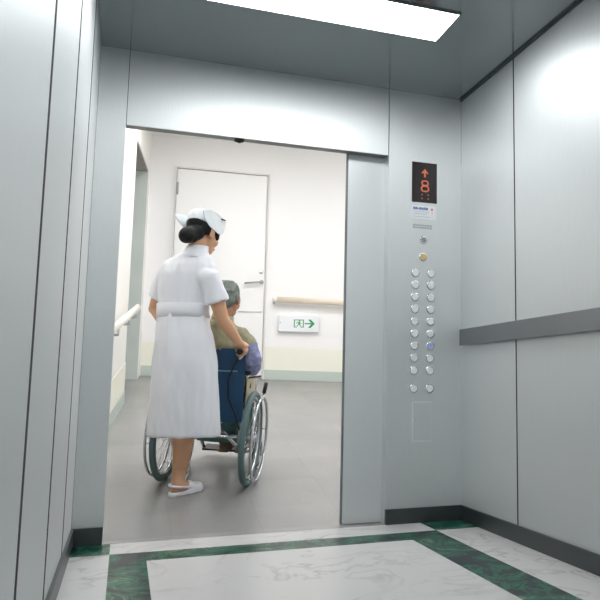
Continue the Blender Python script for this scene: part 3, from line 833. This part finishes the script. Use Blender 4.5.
for s_ in (-1, 1):
    mb.ball((s_*.062, -.03, .012), (.018, .045, .04), T=HN); mb.ball((s_*.060, .048, .012), (.014, .018, .036), T=HN, rot=Matrix.Rotation(.3, 3, 'X'))
mb.ball((0, .058, .062), (.06, .03, .03), T=HN)
remesh(mb, 'hair', hair_b, nbody, .005, 8)
# cap: domed crown with a folded brim whose corners stand away from the head
mb = TB()
def capring(z, k, tilt_, oy=0):
    return [HN @ V((.088*k*math.cos(a), -.012+oy+.106*k*math.sin(a), z + tilt_*math.sin(a)*-1)) for a in [2*PI*j/40 for j in range(40)]]
mb.loft([capring(.03, 1.0, .016), capring(.065, 1.02, .012), capring(.100, .93, .006, -.004), capring(.124, .72, .002, -.006), capring(.136, .38, 0, -.006), capring(.139, .08, 0, -.006)])
cap = remesh(mb, 'cap', cap_w, nu, .005, 2)
for s_ in (-1, 1):
    o_ = [(s_*.084, .07, .03), (s_*.09, .07, .105), (s_*.096, -.01, .118), (s_*.096, -.075, .108), (s_*.088, -.118, .085), (s_*.084, -.09, .045), (s_*.091, -.04, .014), (s_*.094, .03, .004)]
    if s_ < 0: o_[3], o_[4], o_[5] = (-.098, -.10, .10), (-.09, -.172, .068), (-.08, -.12, .035)
    in_ = [(x-s_*.007, y, z) for x, y, z in o_]
    mb = MB().quadset([HN @ V(p) for p in o_+in_], [tuple(range(8)), tuple(range(15, 7, -1))] + [(i, (i+1) % 8, 8+(i+1) % 8, 8+i) for i in range(8)], cap_w)
    mb.build('cap_flap', None, cap, .002)
front = [HN @ V((.09*math.sin(a), -.012+.112*math.cos(a), .035)) for a in [(-1.1+2.2*k/14) for k in range(15)]]
top_ = [HN @ V((.094*math.sin(a), -.012+.120*math.cos(a), .108)) for a in [(-1.1+2.2*k/14) for k in range(15)]]
cn = [HN @ V((.086*math.sin(a), -.012+.106*math.cos(a), .035)) for a in [(-1.1+2.2*k/14) for k in range(15)]]
ct = [HN @ V((.088*math.sin(a), -.012+.112*math.cos(a), .108)) for a in [(-1.1+2.2*k/14) for k in range(15)]]
mb = MB(); mb.loft([[front[k], top_[k], ct[k], cn[k]] for k in range(15)], cap_w, smooth=False); mb.build('cap_brim', None, cap)
MB().tube([HN @ V((.0985, .02, .098)), HN @ V((.098, .052, .106))], .004, rubber, 8).build('hairpin', None, cap)
# dress
fold = lambda k: (lambda a: k*(.6*math.sin(6*a+.6)+.4*math.sin(9*a+2)))
mb = TB()
mb.loft([hp(184, 436.5, 4.47, .208, .165, mod=fold(.03)), hp(184.5, 415, 4.46, .202, .15, mod=fold(.026)), hp(185, 390, 4.455, .195, .138, mod=fold(.02)), hp(185, 362, 4.46, .186, .128, mod=fold(.012)),
         hp(184.5, 340, 4.48, .170, .12, mod=fold(.012)), hp(183.5, 323, 4.51, .15, .11, mod=fold(.01)), hp(183, 311, 4.525, .142, .104), hp(183.5, 300, 4.537, .148, .108), hp(185, 285, 4.55, .158, .115), hp(187, 274, 4.555, .162, .112),
         hp(189, 265.5, 4.56, .158, .096), hp(190.5, 260, 4.57, .132, .082), hp(193, 255.5, 4.58, .095, .07), hp(195.5, 252, 4.585, .066, .06)])
mb.limb([S_L.lerp(S_R, .12), S_L, S_L.lerp(eL, .38)], [.05, .056, .058])
mb.tube([S_L.lerp(eL, .3), S_L.lerp(eL, .68)], [.060, .066], n=20)
mb.limb([S_R.lerp(S_L, .12), S_R, S_R.lerp(eR, .35)], [.052, .058, .064])
mb.tube([S_R.lerp(eR, .3), S_R.lerp(eR, .60)], [.064, .074], n=20)
dr = remesh(mb, 'dress', cloth_w, nu, .006, 20, (.008, 15, 5))
mb = MB(); mb.loft([hp(183.3, 318, 4.525, .1545, .1165), hp(183, 311, 4.528, .1515, .1125), hp(183.3, 304, 4.532, .1535, .114), hp(183.3, 304, 4.535, .14, .10), hp(183.3, 318, 4.53, .14, .10)], cloth_w, closed=True, cap=False)
mb.build('belt', None, dr)
mb = MB(); mb.loft([hp(193, 258, 4.58, .104, .084), hp(196, 251.5, 4.592, .072, .068), hp(198, 246.5, 4.60, .064, .062), hp(198, 247, 4.60, .058, .056), hp(194, 257, 4.58, .06, .056)], cloth_w, cap=False)
mb.build('collar', None, dr)
for F_ in (FR, FL):
    mb = TB()
    out = [(-.03, 0), (-.034, .06), (-.038, .14), (-.042, .19), (-.034, .235), (-.01, .25), (.02, .24), (.040, .205), (.042, .15), (.034, .07), (.03, 0), (.015, -.018), (-.015, -.018)]
    mb.loft([[F_ @ V((x, y, z)) for x, y in out] for z in (.0, .028)], None, smooth=False)
    mb.ball((0, .165, .034), (.042, .078, .036), T=F_); mb.ball((0, .125, .05), (.040, .05, .034), T=F_)
    sh = remesh(mb, 'shoe', shoe_w, nu, .005, 2)
    MB().tube([F_ @ V(p) for p in [(-.040, .115, .052), (-.040, .05, .064), (-.026, .0, .074), (0, -.014, .076), (.026, .0, .074), (.040, .05, .064), (.040, .115, .052)]], .007, shoe_w, 10).build('heel_strap', None, sh)
#ENDPEOPLE#

# ------------------------------------------------------------------ world, exposure
w = bpy.data.worlds.new('world'); sc.world = w; w.use_nodes = True
w.node_tree.nodes['Background'].inputs[0].default_value = (.8, .85, .9, 1)
w.node_tree.nodes['Background'].inputs[1].default_value = .2
sc.view_settings.view_transform = 'Standard'; sc.view_settings.look = 'None'
sc.view_settings.gamma = 1; sc.view_settings.exposure = 0
sc.cycles.max_bounces = 12; sc.cycles.diffuse_bounces = 6; sc.cycles.glossy_bounces = 8
sc.cycles.sample_clamp_indirect = 6
